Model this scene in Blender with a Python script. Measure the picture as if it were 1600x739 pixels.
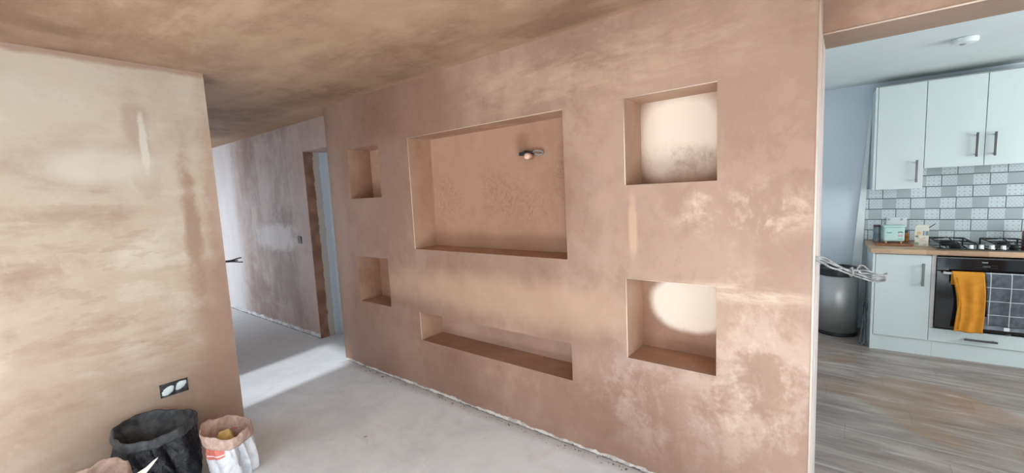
import bpy, bmesh, math, random
from mathutils import Vector, Matrix, noise as mnoise
from math import pi, sin, cos, radians
random.seed(7)
S = bpy.context.scene
for o in list(bpy.data.objects): bpy.data.objects.remove(o)

# ------------------------------------------------------------ camera, sky, sun, daylight, exposure
F_PX = 664.94
cd = bpy.data.cameras.new('camera'); cam = bpy.data.objects.new('camera', cd); S.collection.objects.link(cam)
cd.sensor_width = 36; cd.sensor_fit = 'HORIZONTAL'; cd.lens = F_PX / 1600 * 36; cd.clip_start = .05
R_ = Vector((0.78485163, 0.61772699, -0.04920664)); U_ = Vector((-0.02639136, 0.11265407, 0.99328372)); W_ = -Vector((-0.61912149, 0.77828172, -0.10471938))
m = Matrix(((R_.x, U_.x, W_.x, 3.79878), (R_.y, U_.y, W_.y, -2.09245), (R_.z, U_.z, W_.z, 1.55077), (0, 0, 0, 1)))
cam.matrix_world = m
S.camera = cam

w = bpy.data.worlds.new('sky'); S.world = w; w.use_nodes = True
bg = w.node_tree.nodes['Background']; bg.inputs[0].default_value = (.75, .88, 1, 1); bg.inputs[1].default_value = 1.0

sd = bpy.data.lights.new('sun', 'SUN'); sun = bpy.data.objects.new('sun', sd); S.collection.objects.link(sun)
sd.energy = 24; sd.angle = radians(3.5); sd.color = (.96, .98, 1)
d = Vector((-.1, 1, -1.19)); sun.rotation_euler = d.to_track_quat('-Z', 'Y').to_euler(); sun.location = (2, -8, 6)

def area(name, loc, dirv, sx, sy, energy, col):
    l = bpy.data.lights.new(name, 'AREA'); l.shape = 'RECTANGLE'; l.size = sx; l.size_y = sy; l.energy = energy; l.color = col
    o = bpy.data.objects.new(name, l); S.collection.objects.link(o); o.location = loc
    o.rotation_euler = Vector(dirv).to_track_quat('-Z', 'Y').to_euler(); return o
area('daylight_patio', (3.0, -3.43, 1.05), (0, 1, -.8), 3.5, 2.0, 48, (.84, .94, 1))
area('daylight_side', (5.27, -1.7, 1.05), (-1, 0, -.6), 2.3, 2.0, 62, (.84, .94, 1))
area('daylight_hall', (-.1, -1.53, 1.05), (0, 1, -.2), .75, 2.0, 9, (.8, .9, 1))
area('daylight_hall_far', (-3.6, -1.53, 1.1), (0, 1, 0), 1.0, 1.9, 48, (.72, .86, 1))
area('daylight_kitchen', (6.93, 1.75, 1.5), (-1, 0, 0), 1.5, 1.15, 68, (.96, 1, .985))
S.view_settings.view_transform = 'Standard'; S.view_settings.look = 'None'; S.view_settings.gamma = 1
S.view_settings.use_curve_mapping = False
S.view_settings.exposure = 0.0

# ------------------------------------------------------------ mesh helpers
KA = 0.0418; KX, KY = 3.976, 2.7288

class Thing:
    def __init__(s, root, off): s.root, s.off = root, Vector(off)

def thing(name, label, cat, off=(0, 0, 0), group=None, kitchen=False, kind=None):
    o = bpy.data.objects.new(name, None); S.collection.objects.link(o); o.empty_display_size = .05
    v = Vector(off)
    if kitchen:
        o.location = (KX + v.x * cos(KA) - v.y * sin(KA), KY + v.x * sin(KA) + v.y * cos(KA), v.z); o.rotation_euler = (0, 0, KA)
    else: o.location = v
    if kind: o['kind'] = kind
    else: o['label'] = label; o['category'] = cat
    if group: o['group'] = group
    return Thing(o, off)

def ob(name, bm, mat, parent=None, bevel=0, smooth=False, seg=2, kitchen=False, off=None, label=None, cat=None, kind=None, group=None):
    """link bm as ONE mesh object; bm coordinates are world (or kitchen) coordinates and are made local to the thing"""
    pv = Vector((0, 0, 0))
    if isinstance(parent, Thing): base = parent.off
    elif parent is not None: base = Vector(parent['_o'])
    else: base = Vector(off) if off else Vector((0, 0, 0))
    for v in bm.verts: v.co -= base
    me = bpy.data.meshes.new(name); bmesh.ops.recalc_face_normals(bm, faces=bm.faces) if bm.faces else None
    bm.to_mesh(me); bm.free()
    o = bpy.data.objects.new(name, me); S.collection.objects.link(o)
    for mm in (mat if isinstance(mat, (list, tuple)) else [mat]): me.materials.append(mm)
    if smooth:
        for p in me.polygons: p.use_smooth = True
    if isinstance(parent, Thing): o.parent = parent.root
    elif parent is not None: o.parent = parent
    elif kitchen:
        b = base; o.location = (KX + b.x * cos(KA) - b.y * sin(KA), KY + b.x * sin(KA) + b.y * cos(KA), b.z); o.rotation_euler = (0, 0, KA)
    else: o.location = base
    o['_o'] = list(base)
    if bevel:
        md = o.modifiers.new('bevel', 'BEVEL'); md.width = bevel; md.segments = seg; md.limit_method = 'ANGLE'; md.angle_limit = radians(40)
        md.harden_normals = False
    if label: o['label'] = label; o['category'] = cat
    if kind: o['kind'] = kind
    if group: o['group'] = group
    return o

def box(bm, x0, x1, y0, y1, z0, z1, mi=0):
    vs = [bm.verts.new(p) for p in ((x0,y0,z0),(x1,y0,z0),(x1,y1,z0),(x0,y1,z0),(x0,y0,z1),(x1,y0,z1),(x1,y1,z1),(x0,y1,z1))]
    for f in ((0,3,2,1),(4,5,6,7),(0,1,5,4),(1,2,6,5),(2,3,7,6),(3,0,4,7)):
        fc = bm.faces.new([vs[i] for i in f]); fc.material_index = mi
    return vs
def bx(*a):
    bm = bmesh.new(); box(bm, *a); return bm

def tube(bm, pts, r, n=8, cap=True, flat=1.0):
    pts = [Vector(p) for p in pts]; rings = []; up = Vector((0, 0, 1))
    t0 = (pts[1] - pts[0]).normalized()
    a = t0.cross(up)
    if a.length < .1: a = t0.cross(Vector((1, 0, 0)))
    a.normalize()
    for i, p in enumerate(pts):
        t = (pts[min(i + 1, len(pts) - 1)] - pts[max(i - 1, 0)]).normalized()
        a = (a - t * a.dot(t)).normalized(); b = t.cross(a)
        rr = r[i] if isinstance(r, (list, tuple)) else r
        rings.append([bm.verts.new(p + a * cos(2 * pi * k / n) * rr + b * sin(2 * pi * k / n) * rr * flat) for k in range(n)])
    for A, B in zip(rings, rings[1:]):
        for k in range(n): bm.faces.new((A[k], A[(k + 1) % n], B[(k + 1) % n], B[k]))
    if cap: bm.faces.new(rings[0][::-1]); bm.faces.new(rings[-1])
    return rings

def smoothpath(pts, n=6):
    pts = [Vector(p) for p in pts]; out = []
    for i in range(len(pts) - 1):
        p0, p1, p2, p3 = pts[max(i - 1, 0)], pts[i], pts[i + 1], pts[min(i + 2, len(pts) - 1)]
        for k in range(n):
            t = k / n
            out.append(.5 * ((2 * p1) + (-p0 + p2) * t + (2 * p0 - 5 * p1 + 4 * p2 - p3) * t * t + (-p0 + 3 * p1 - 3 * p2 + p3) * t ** 3))
    out.append(pts[-1]); return out

def lathe(bm, prof, c, n=32, closed=False, axis='z', sx=1, sy=1):
    rings = []
    for r, h in prof:
        if axis == 'z': ring = [bm.verts.new((c[0] + r * sx * cos(2*pi*k/n), c[1] + r * sy * sin(2*pi*k/n), c[2] + h)) for k in range(n)]
        else: ring = [bm.verts.new((c[0] + r * cos(2*pi*k/n), c[1] + h, c[2] + r * sin(2*pi*k/n))) for k in range(n)]
        rings.append(ring)
    for A, B in zip(rings, rings[1:]):
        for k in range(n): bm.faces.new((A[k], A[(k + 1) % n], B[(k + 1) % n], B[k]))
    bm.faces.new(rings[0][::-1]); bm.faces.new(rings[-1])

# ------------------------------------------------------------ shader helpers
def c(r, g, b):
    f = lambda v: (v / 255 / 12.92) if v / 255 <= .04045 else ((v / 255 + .055) / 1.055) ** 2.4
    return (f(r), f(g), f(b), 1)

class X:                                   # a scalar socket with arithmetic
    def __init__(s, nt, sock): s.nt, s.k = nt, sock
    def _m(s, op, *a):
        n = s.nt.nodes.new('ShaderNodeMath'); n.operation = op
        for i, v in enumerate((s,) + a):
            if isinstance(v, X): s.nt.links.new(v.k, n.inputs[i])
            else: n.inputs[i].default_value = v
        return X(s.nt, n.outputs[0])
    def __add__(s, o): return s._m('ADD', o)
    __radd__ = __add__
    def __mul__(s, o): return s._m('MULTIPLY', o)
    __rmul__ = __mul__
    def __sub__(s, o): return s._m('SUBTRACT', o)
    def __rsub__(s, o): return (s * -1) + o
    def __truediv__(s, o): return s._m('DIVIDE', o)
    def abs(s): return s._m('ABSOLUTE')
    def floor(s): return s._m('FLOOR')
    def fract(s): return s._m('FRACT')
    def pow(s, o): return s._m('POWER', o)
    def sin(s): return s._m('SINE')
    def max(s, o): return s._m('MAXIMUM', o)
    def min(s, o): return s._m('MINIMUM', o)
    def lt(s, o): return s._m('LESS_THAN', o)
    def gt(s, o): return s._m('GREATER_THAN', o)
    def mod(s, o): return s._m('FLOORED_MODULO', o)
    def sm(s, a, b):                       # smoothstep a..b -> 0..1 (a may exceed b)
        n = s.nt.nodes.new('ShaderNodeMapRange'); n.interpolation_type = 'SMOOTHSTEP'
        s.nt.links.new(s.k, n.inputs[0])
        if a < b: n.inputs[1].default_value = a; n.inputs[2].default_value = b; n.inputs[3].default_value = 0; n.inputs[4].default_value = 1
        else: n.inputs[1].default_value = b; n.inputs[2].default_value = a; n.inputs[3].default_value = 1; n.inputs[4].default_value = 0
        return X(s.nt, n.outputs[0])

class M:
    def __init__(s, name, rough=.6, metal=0, spec=.5, coat=0):
        s.m = bpy.data.materials.new(name); s.m.use_nodes = True; s.nt = s.m.node_tree
        s.b = s.nt.nodes['Principled BSDF']; s.b.inputs['Roughness'].default_value = rough; s.b.inputs['Metallic'].default_value = metal
        s.b.inputs['Specular IOR Level'].default_value = spec; s.b.inputs['Coat Weight'].default_value = coat
        tc = s.nt.nodes.new('ShaderNodeTexCoord'); s.P = tc.outputs['Object']
        sp = s.nt.nodes.new('ShaderNodeSeparateXYZ'); s.nt.links.new(s.P, sp.inputs[0])
        s.x, s.y, s.z = (X(s.nt, sp.outputs[i]) for i in range(3))
    def vec(s, scale, off=(0, 0, 0)):
        n = s.nt.nodes.new('ShaderNodeMapping'); s.nt.links.new(s.P, n.inputs[0]); n.inputs['Scale'].default_value = scale; n.inputs['Location'].default_value = off
        return n.outputs[0]
    def noise(s, scale=1, detail=4, rough=.5, dist=0, st=(1, 1, 1), off=(0, 0, 0)):
        n = s.nt.nodes.new('ShaderNodeTexNoise'); s.nt.links.new(s.vec(st, off), n.inputs['Vector'])
        n.inputs['Scale'].default_value = scale; n.inputs['Detail'].default_value = detail; n.inputs['Roughness'].default_value = rough; n.inputs['Distortion'].default_value = dist
        return X(s.nt, n.outputs[0])
    def vor(s, scale=1, st=(1, 1, 1), off=(0, 0, 0)):
        n = s.nt.nodes.new('ShaderNodeTexVoronoi'); s.nt.links.new(s.vec(st, off), n.inputs['Vector']); n.inputs['Scale'].default_value = scale
        return X(s.nt, n.outputs['Distance'])
    def mix(s, f, a, b, mode='MIX'):
        n = s.nt.nodes.new('ShaderNodeMix'); n.data_type = 'RGBA'; n.blend_type = mode
        if isinstance(f, X): s.nt.links.new(f.k, n.inputs[0])
        else: n.inputs[0].default_value = f
        for i, v in ((6, a), (7, b)):
            if isinstance(v, tuple): n.inputs[i].default_value = v
            else: s.nt.links.new(v, n.inputs[i])
        return n.outputs[2]
    def col(s, v):
        if isinstance(v, tuple): s.b.inputs['Base Color'].default_value = v
        else: s.nt.links.new(v, s.b.inputs['Base Color'])
        return s
    def rough(s, v): s.nt.links.new(v.k, s.b.inputs['Roughness']); return s
    def bump(s, h, dist=.002, strength=.5):
        n = s.nt.nodes.new('ShaderNodeBump'); n.inputs['Distance'].default_value = dist; n.inputs['Strength'].default_value = strength
        s.nt.links.new(h.k, n.inputs['Height']); s.nt.links.new(n.outputs[0], s.b.inputs['Normal']); return s

def simple(name, col, rough=.5, metal=0, var=.06, scale=8, spec=.5, coat=0, bump=0):
    k = M(name, rough, metal, spec, coat); n = k.noise(scale, 4, .6)
    dk = tuple(v * (1 - var * 2) for v in col[:3]) + (1,); lt = tuple(min(1, v * (1 + var)) for v in col[:3]) + (1,)
    k.col(k.mix(n.sm(.3, .7), dk, lt))
    if bump: k.bump(k.noise(scale * 6, 3), .001, bump)
    return k.m

def blob(k, u, v, u0, v0, ru, rv, soft=.25, amp=.6, p=2, nscale=4, off=0):
    a = ((u - u0) / ru).abs().pow(p) + ((v - v0) / rv).abs().pow(p)
    d = a.pow(1 / p) + (k.noise(nscale, 9, .72, .35, off=(off, off, off)) - .5) * (amp * 2.6)
    return d.sm(1 + soft, 1 - soft)

def plaster(name, dark, mid, light, u, v, streak, stains_and_light=(), scuff=.5, base=None, big=1.1, rough=.55, seed=0, contrast=(.36, .64)):
    """fresh skim plaster: damp/dry mottling, long trowel streaks, sharp-edged scuffs, then marks and painted light with a place of their own"""
    k = M(name, rough, 0, .35); o = (seed, seed * 2, seed * 3)
    U, V = getattr(k, u), getattr(k, v)
    n1 = k.noise(big, 6, .55, .35, off=o)
    n2 = k.noise(2.2, 7, .62, .5, st=streak, off=o)
    n3 = k.noise(7, 6, .6, .4, off=o)
    t = (n1 * .5 + n2 * .35 + n3 * .15).sm(*contrast)
    col = k.mix(t.sm(0, .5), dark, mid); col = k.mix(t.sm(.5, 1), col, light)
    s1 = k.noise(3.4, 9, .7, .25, off=(5 + seed, 1, 2)).sm(.53, .60) * k.noise(1.3, 2, off=(9, seed, 3)).sm(.45, .6)
    col = k.mix(s1 * scuff, col, light)
    s2 = k.noise(4.2, 9, .68, .2, st=streak, off=(1, 7 + seed, 2)).sm(.60, .64)
    col = k.mix(s2 * (scuff * .7), col, dark)
    s3 = k.noise(1.7, 10, .72, .15, st=tuple(1 / q for q in streak), off=(2, 3, 7 + seed)).sm(.54, .62)
    col = k.mix(s3 * (scuff * .45), col, light)
    fl = k.noise(30, 5, .7, .3, st=tuple(1 + (q - 1) * .6 for q in streak)).sm(.35, .7)
    col = k.mix(fl * .12, col, light)
    for st in stains_and_light:
        kind, args, cc, stren = st
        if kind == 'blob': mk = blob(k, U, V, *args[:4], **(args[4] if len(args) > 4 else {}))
        elif kind == 'half':                     # (axis, a, b, noise): fades in as the coordinate runs a -> b
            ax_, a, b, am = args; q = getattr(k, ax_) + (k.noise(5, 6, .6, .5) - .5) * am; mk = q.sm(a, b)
        elif kind == 'scr':                      # thin scratches inside an ellipse
            mk = blob(k, U, V, *args[:4], soft=.5, amp=.4) * (k.noise(7, 7, .7, 2.2, off=(3, 3, 3)) - .5).abs().sm(.014, .004)
        elif kind == 'patch':                    # ellipse broken up into smears
            mk = blob(k, U, V, *args[:4], soft=.6, amp=.3) * (k.noise(args[4] * .9, 10, .72, .25, off=(4 + seed, 2, 1), st=args[5] if len(args) > 5 else (1, 1, 1)).sm(.45, .60) * .8 + k.noise(args[4] * 2.6, 8, .7, .2, off=(2 + seed, 5, 1), st=args[5] if len(args) > 5 else (1.3, 1, .7)).sm(.52, .60) * .35)
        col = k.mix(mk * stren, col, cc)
    if base:
        z0, amp, cc = base
        mk = (k.z + (k.noise(5, 8, .75, .6) - .5) * amp * 1.6).sm(z0 + .003, z0 - .003); col = k.mix(mk, col, k.mix(k.noise(11, 6, .7).sm(.4, .6), cc, tuple(v * .62 for v in cc[:3]) + (1,)))
        mk2 = (k.z + (k.noise(20, 6, .75, 1, off=(3, 1, 2)) - .5) * .05).sm(.012, .006); col = k.mix(mk2, col, c(95, 88, 84))
    k.col(col)
    k.bump(n3 * .4 + n2 * .6, .004, .35)
    return k.m

# palettes
PD, PM, PL = c(132, 98, 81), c(152, 120, 102), c(174, 143, 124)
WHITE_BASE = (.030, .05, c(222, 214, 208))
W = 3.693; D1 = .2324; D2 = .507; NB = .2242; HY = .1954
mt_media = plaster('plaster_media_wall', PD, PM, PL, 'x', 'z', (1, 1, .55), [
    ('half', ('x', 2.6, .0, .9), c(124, 93, 76), .55),  # tone darkens towards the left end
    ('half', ('x', 2.2, 3.4, .8), c(177, 145, 124), .45),  # tone pales towards the right end
    ('blob', (2.0, .86, 1.3, .13, dict(soft=.6, amp=.35, nscale=3)), c(192, 160, 134), .6),
    ('blob', (2.93, 1.34, .022, .16, dict(soft=.4, amp=.5, nscale=8)), c(198, 165, 136), .75),
    ('patch', (3.42, 1.42, .3, .12, 4.5), c(218, 190, 168), .7),
    ('patch', (3.47, .60, .26, .5, 4.0), c(214, 188, 170), .65),
    ('patch', (3.05, .45, .35, .35, 5.0), c(198, 172, 160), .55),
    ('patch', (3.4, 1.04, .3, .04, 5.0, (.4, 1, 2)), c(222, 196, 172), .7),
    ('patch', (2.6, 2.2, 1.1, .2, 4.0, (.5, 1, 2)), c(204, 174, 148), .38),
    ('patch', (.5, .4, .6, .4, 4.0, (1, 1, .5)), c(146, 117, 106), .5),
    ('blob', (1.5, 2.15, .35, .2, dict(soft=.6, amp=.5)), c(133, 98, 80), .5),
    ('blob', (.12, 1.2, .10, 1.3, dict(soft=.6, amp=.2)), c(158, 131, 117), .5),  # strip of hall light painted in along the left edge
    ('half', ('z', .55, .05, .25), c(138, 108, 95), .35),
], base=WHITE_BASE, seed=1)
def niche_mat(nm, stains_and_light, cl=(c(150, 112, 91), c(168, 130, 106), c(186, 149, 124)), sc=.2, seed=2):
    return plaster(nm, *cl, 'x', 'z', (1, 1, .8), stains_and_light, scuff=sc, seed=seed)
mt_rev = plaster('plaster_reveal', c(150, 112, 91), c(170, 134, 109), c(186, 150, 126), 'y', 'z', (1, 1, .4), [], scuff=.25, seed=3)
mt_sill = plaster('plaster_niche_sill', c(142, 106, 86), c(162, 124, 102), c(178, 140, 116), 'x', 'y', (.5, 2, 1), [], scuff=.15, seed=4)  # darker than the reveal: shade on the sills put into the colour
mt_n5 = niche_mat('plaster_niche_dried_upper', [
    ('blob', (3.10, 1.785, .205, .215, dict(soft=.22, amp=.10, p=3.2, nscale=5)), c(246, 228, 208), 1.0),
    ('patch', (3.1, 1.66, .2, .09, 5.0), c(185, 154, 133), .6)], sc=.1)
mt_n6 = niche_mat('plaster_niche_dried_lower', [
    ('blob', (3.14, .90, .20, .145, dict(soft=.14, amp=.12, p=2.3, nscale=4)), c(246, 228, 208), 1.0)], sc=.1)
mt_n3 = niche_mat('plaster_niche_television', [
    ('scr', (1.86, 1.53, .16, .16), c(119, 81, 60), .8), ('scr', (2.1, 1.45, .22, .12), c(119, 81, 60), .6), ('scr', (1.35, 1.5, .14, .18), c(119, 81, 60), .7),
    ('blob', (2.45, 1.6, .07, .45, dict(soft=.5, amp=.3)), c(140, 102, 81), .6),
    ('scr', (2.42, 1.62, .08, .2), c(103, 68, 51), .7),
    ('blob', (2.08, 1.86, .05, .07, dict(soft=.6, amp=.3)), c(131, 95, 75), .6)], cl=(c(163, 125, 101), c(174, 135, 111), c(183, 146, 121)), sc=.12)
mt_n4 = niche_mat('plaster_niche_long', [], cl=(c(157, 125, 108), c(170, 136, 118), c(183, 150, 132)))
mt_n1 = niche_mat('plaster_niche_small_upper', [])
mt_n2 = niche_mat('plaster_niche_small_lower', [])

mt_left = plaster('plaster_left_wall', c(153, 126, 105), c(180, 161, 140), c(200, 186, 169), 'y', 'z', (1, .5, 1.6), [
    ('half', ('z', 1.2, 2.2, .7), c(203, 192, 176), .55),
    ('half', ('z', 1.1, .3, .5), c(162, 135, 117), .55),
    ('half', ('z', 2.355, 2.385, .05), c(152, 118, 96), .7),
    ('blob', (-1.235, 1.42, .04, .42, dict(soft=.6, amp=1.1, nscale=7)), c(152, 122, 98), .8),
    ('blob', (-1.10, 1.45, .05, .7, dict(soft=.6, amp=1.0, nscale=6)), c(170, 137, 113), .6),
    ('blob', (-1.15, .6, .14, .75, dict(soft=.7, amp=.7, nscale=5)), c(152, 118, 99), .7),
    ('blob', (-1.45, 2.03, .055, .17, dict(soft=.5, amp=.9, nscale=7)), c(170, 150, 132), .8),
    ('blob', (-1.42, 1.72, .08, .1, dict(soft=.2, amp=.9, nscale=10)), c(175, 155, 136), .6),
    ('blob', (-1.42, 1.93, .02, .16, dict(soft=.3, amp=.6, nscale=8)), c(209, 202, 188), .8),
    ('blob', (-1.62, 1.80, .24, .1, dict(soft=.5, amp=.4)), c(207, 198, 183), .6),
    ('patch', (-1.9, 1.45, .3, .12, 5.0, (1, .4, 2)), c(165, 144, 120), .6),
    ('patch', (-1.6, .75, .4, .25, 5.0, (1, .4, 2)), c(156, 127, 106), .5),
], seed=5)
mt_hall = plaster('plaster_hall_wall', c(144, 120, 110), c(167, 146, 137), c(191, 174, 166), 'x', 'z', (2.2, 1, .35), [
    ('half', ('x', -2.6, -3.1, .4), c(214, 208, 206), .7),  # window light at the far left painted into the colour
    ('half', ('x', -1.3, -1.05, .3), c(189, 162, 152), .5),  # lit strip beside the doorway, painted in
    ('blob', (-1.75, 1.14, .5, .15, dict(soft=.3, amp=.6, p=3, nscale=9)), c(214, 207, 204), .75),
    ('patch', (-1.9, 1.5, .9, .5, 5.0, (1, 1, .6)), c(187, 177, 174), .5)], base=(.05, .06, c(221, 216, 215)), seed=6)
mt_jamb = M('plaster_ragged_jamb', .6)
rag = mt_jamb.y + (mt_jamb.noise(7, 5, .6, .8) - .5) * .06
cc_ = mt_jamb.mix(mt_jamb.noise(6, 5).sm(.35, .65), c(123, 87, 69), c(150, 111, 91))
cc_ = mt_jamb.mix(rag.sm(.292, .306), cc_, c(183, 173, 164)); cc_ = mt_jamb.mix((rag * 1).sm(.365, .375), cc_, c(198, 205, 210)); mt_jamb.col(cc_); mt_jamb = mt_jamb.m
mt_ceil = plaster('plaster_ceiling', c(122, 93, 73), c(147, 117, 95), c(167, 139, 114), 'x', 'y', (.45, 1.6, 1), [
    ('patch', (1.3, -.7, 1.5, .7, 2.2, (.6, 1.4, 1)), c(171, 143, 116), .6),
    ('half', ('y', -.06, -.01, .03), c(166, 132, 104), .5),
    ('patch', (1.2, -1.6, 1.0, .5, 3.0, (.5, 1.6, 1)), c(126, 93, 70), .5)], seed=7, big=1.6)
mt_header = plaster('plaster_header', c(160, 126, 105), c(178, 145, 122), c(190, 160, 140), 'x', 'z', (.6, 1, 1.2), [], seed=8, scuff=.3)
mt_end = plaster('plaster_wall_end', c(196, 181, 175), c(208, 193, 187), c(220, 207, 201), 'y', 'z', (1, 1, .3), [('half', ('z', 1.2, 2.2, .3), c(193, 166, 148), .6)], seed=9, scuff=.3)
mt_soffit = plaster('plaster_soffit', c(136, 111, 97), c(151, 126, 109), c(164, 139, 122), 'x', 'y', (.6, 1, 1), [], seed=10, scuff=.2)
mt_bead = simple('plaster_corner_bead', c(230, 209, 190), .45, var=.05)

# screed floor
k = M('dusty_screed', .75)
n1 = k.noise(1.2, 6, .55, .8); n2 = k.noise(6, 7, .65, .5); n3 = k.noise(60, 3, .6)
col = k.mix((n1 * .6 + n2 * .4).sm(.36, .62), c(220, 226, 230), c(238, 242, 246))
col = k.mix(k.noise(2.4, 8, .7, 1.5, off=(3, 2, 1)).sm(.54, .66) * .22, col, c(206, 194, 192))
col = k.mix(k.vor(3.2).sm(.05, .02) * .5, col, c(120, 104, 96))
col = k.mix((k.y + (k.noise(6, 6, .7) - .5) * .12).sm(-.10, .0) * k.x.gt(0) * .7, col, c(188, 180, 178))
col = k.mix(k.x.sm(.3, -1.2) * .6, col, c(196, 196, 194))  # shade of the hall floor painted into the screed colour
k.col(col); k.bump(n2 * .6 + n3 * .4, .003, .3); mt_floor = k.m

# laminate: planks along x, 0.19 wide
k = M('grey_oak_laminate', .38, 0, .5)
row = (k.y / .19).floor(); rx = k.x + row * .437; pl = (rx / 1.2).floor(); idv = ((row * 12.9898 + pl * 78.233).sin() * 43758.5).fract()
g1 = k.noise(3, 8, .65, .8, st=(.45, 2.4, 1)); g2 = k.noise(14, 6, .6, .4, st=(.15, 2.4, 1))
t = (g1 * .74 + g2 * .24 + idv * .04)
col = k.mix(t.sm(.36, .68), c(118, 106, 100), c(170, 158, 151))
kn = k.vor(2.6, (.55, 2.6, 1), (.3, .1, 0)); col = k.mix(kn.sm(.10, .02) * .75, col, c(78, 62, 58))
col = k.mix(k.noise(1.3, 4, .5, 1, off=(4, 4, 4)).sm(.54, .64) * .5, col, c(150, 118, 92))
col = k.mix(k.noise(4, 7, .7, 1.2, st=(.3, 3, 1), off=(7, 1, 1)).sm(.56, .68) * .55, col, c(196, 190, 186))
seam = (k.y / .19).fract(); sx = (rx / 1.2).fract()
ms = seam.lt(.012).max(sx.lt(.002)); col = k.mix(ms * .6, col, c(84, 74, 70)); k.col(col); k.bump(g2, .001, .2); mt_lam = k.m

mt_kwall = simple('blue_grey_emulsion', c(212, 222, 230), .7, var=.02, scale=2)
mt_kceil = simple('white_ceiling_paint', c(214, 222, 222), .75, var=.02, scale=2)
mt_cab = simple('white_gloss_cabinet', c(206, 216, 216), .28, var=.01, scale=3)
mt_cab_edge = simple('white_cabinet_edge', c(196, 208, 208), .4, var=.02)
mt_shadow_panel = simple('shadow_grey_cabinet_top', c(150, 156, 152), .6, var=.03)  # top panel greyed with the shadow of the gap under the ceiling
mt_steel = simple('brushed_steel', c(112, 112, 110), .3, 1, var=.05, scale=20)
mt_black = simple('black_plastic', c(26, 27, 30), .4, var=.1)
mt_iron = simple('cast_iron', c(22, 22, 24), .6, var=.15, scale=30)
mt_ovglass = simple('black_oven_glass', c(12, 13, 16), .06, var=.05, spec=.6)
mt_socket = simple('white_socket_plastic', c(222, 228, 230), .35, var=.01)
k = M('oak_worktop', .4); g = k.noise(6, 8, .65, .5, st=(.35, 3, 3)); s_ = ((k.y / .04).floor() * 7.3 + (k.x / .35 + (k.y / .04).floor() * .37).floor() * 3.1).sin() * .5 + .5
k.col(k.mix((g * .7 + s_ * .3).sm(.3, .7), c(160, 126, 98), c(200, 168, 136))); mt_oak = k.m
k = M('brushed_bin_steel', .42, .75); g = k.noise(5, 6, .7, 0, st=(.2, .2, 30)); k.col(k.mix(g, c(168, 168, 168), c(204, 204, 204))); mt_binsteel = k.m

# patterned tiles: bricks 0.3 x 0.1 printed as three squares (scallops, plain grey, stars); rows step back one square each
k = M('patterned_splashback_tiles', .16, 0, .5)
u, v = k.x, k.z
rv = (v - .9045) / .1007; row = rv.floor(); fv = rv.fract()
uu = (u - .002) / .1 - row                         # squares; joint every 3 squares
# joints at x = .599 (row 0), .696 (row 1) ...
uu = uu - 6; fu = uu.fract(); sq = uu.floor().mod(3)
isg = (sq - 1).abs().lt(.5); iss = (sq - 2).abs().lt(.5); isa = sq.lt(.5)
# scallops
a1 = fu * 4; b1_ = fv * 6; odd = (b1_.floor().mod(2)) * .5; ax_ = (a1 + odd).fract() - .5; ay_ = b1_.fract()
rad = (ax_ * ax_ + ay_ * ay_ * .3).pow(.5); sc = (rad - .42).abs().lt(.09) 
# stars / dots in quincunx
def dots(n, offx, offy, r):
    p = (fu * n + offx).fract() - .5; q = (fv * n + offy).fract() - .5
    return (p.abs() + q.abs()).lt(r)
st_ = dots(3, 0, 0, .26).max(dots(3, .5, .5, .12))
ga = (fu * 14).fract().lt(.5) * (fv * 14).fract().lt(.5)
basec = k.mix(isg, c(198, 208, 212), c(160, 170, 174))
basec = k.mix(isa * sc * .55, basec, c(160, 168, 174)); basec = k.mix(iss * st_ * .42, basec, c(130, 138, 146)); basec = k.mix(isg * ga * .35, basec, c(188, 194, 198))
dj = ((uu / 3).fract() * 3); joint = dj.lt(.035).max(dj.gt(2.975)) 
gr = fv.lt(.04).max(fv.gt(.965)).max(joint)
k.col(k.mix(gr, basec, c(84, 92, 96))); k.rough(gr * .5 + .16); k.bump((1 - gr), .002, .6); mt_tiles = k.m

# ------------------------------------------------------------ the setting
bm = bmesh.new(); box(bm, .4, 5.4, -3.6, .50, -.08, 0); box(bm, -4.6, .4, -1.6, .50, -.08, 0); ob('floor', bm, mt_floor, kind='structure')
ob('floor', bx(2.9, 7.2, .50, 3.8, -.08, .004), mt_lam, kind='structure')
bm = bmesh.new(); box(bm, .4, 5.4, -3.6, D2, 2.4, 2.5); box(bm, -4.6, .4, -1.6, D2, 2.4, 2.5); ob('ceiling', bm, mt_ceil, kind='structure')
ob('ceiling', bx(2.9, 7.2, D2, 3.8, 2.4, 2.5), mt_kceil, kind='structure')

NICHES = [(.3413, .7915, 1.5576, 1.9849, 1), (.351, .8035, .6376, 1.0472, 2), (1.1724, 2.5343, 1.1465, 1.9902, 3),
          (1.1725, 2.5411, .4183, .6447, 4), (2.894, 3.3299, 1.5549, 1.9887, 5), (2.8872, 3.3269, .6342, 1.0667, 6)]
bm = bmesh.new()
xs = sorted({0, W} | {n[0] for n in NICHES} | {n[1] for n in NICHES}); zs = sorted({.006, 2.4} | {n[2] for n in NICHES} | {n[3] for n in NICHES})
def quad(p, mi):
    f = bm.faces.new([bm.verts.new(q) for q in p]); f.material_index = mi; return f
for i in range(len(xs) - 1):
    for j in range(len(zs) - 1):
        a, b, e, f = xs[i], xs[i + 1], zs[j], zs[j + 1]; mx, mz = (a + b) / 2, (e + f) / 2
        if any(n[0] < mx < n[1] and n[2] < mz < n[3] for n in NICHES): continue
        quad([(a, 0, e), (b, 0, e), (b, 0, f), (a, 0, f)], 0)
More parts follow.
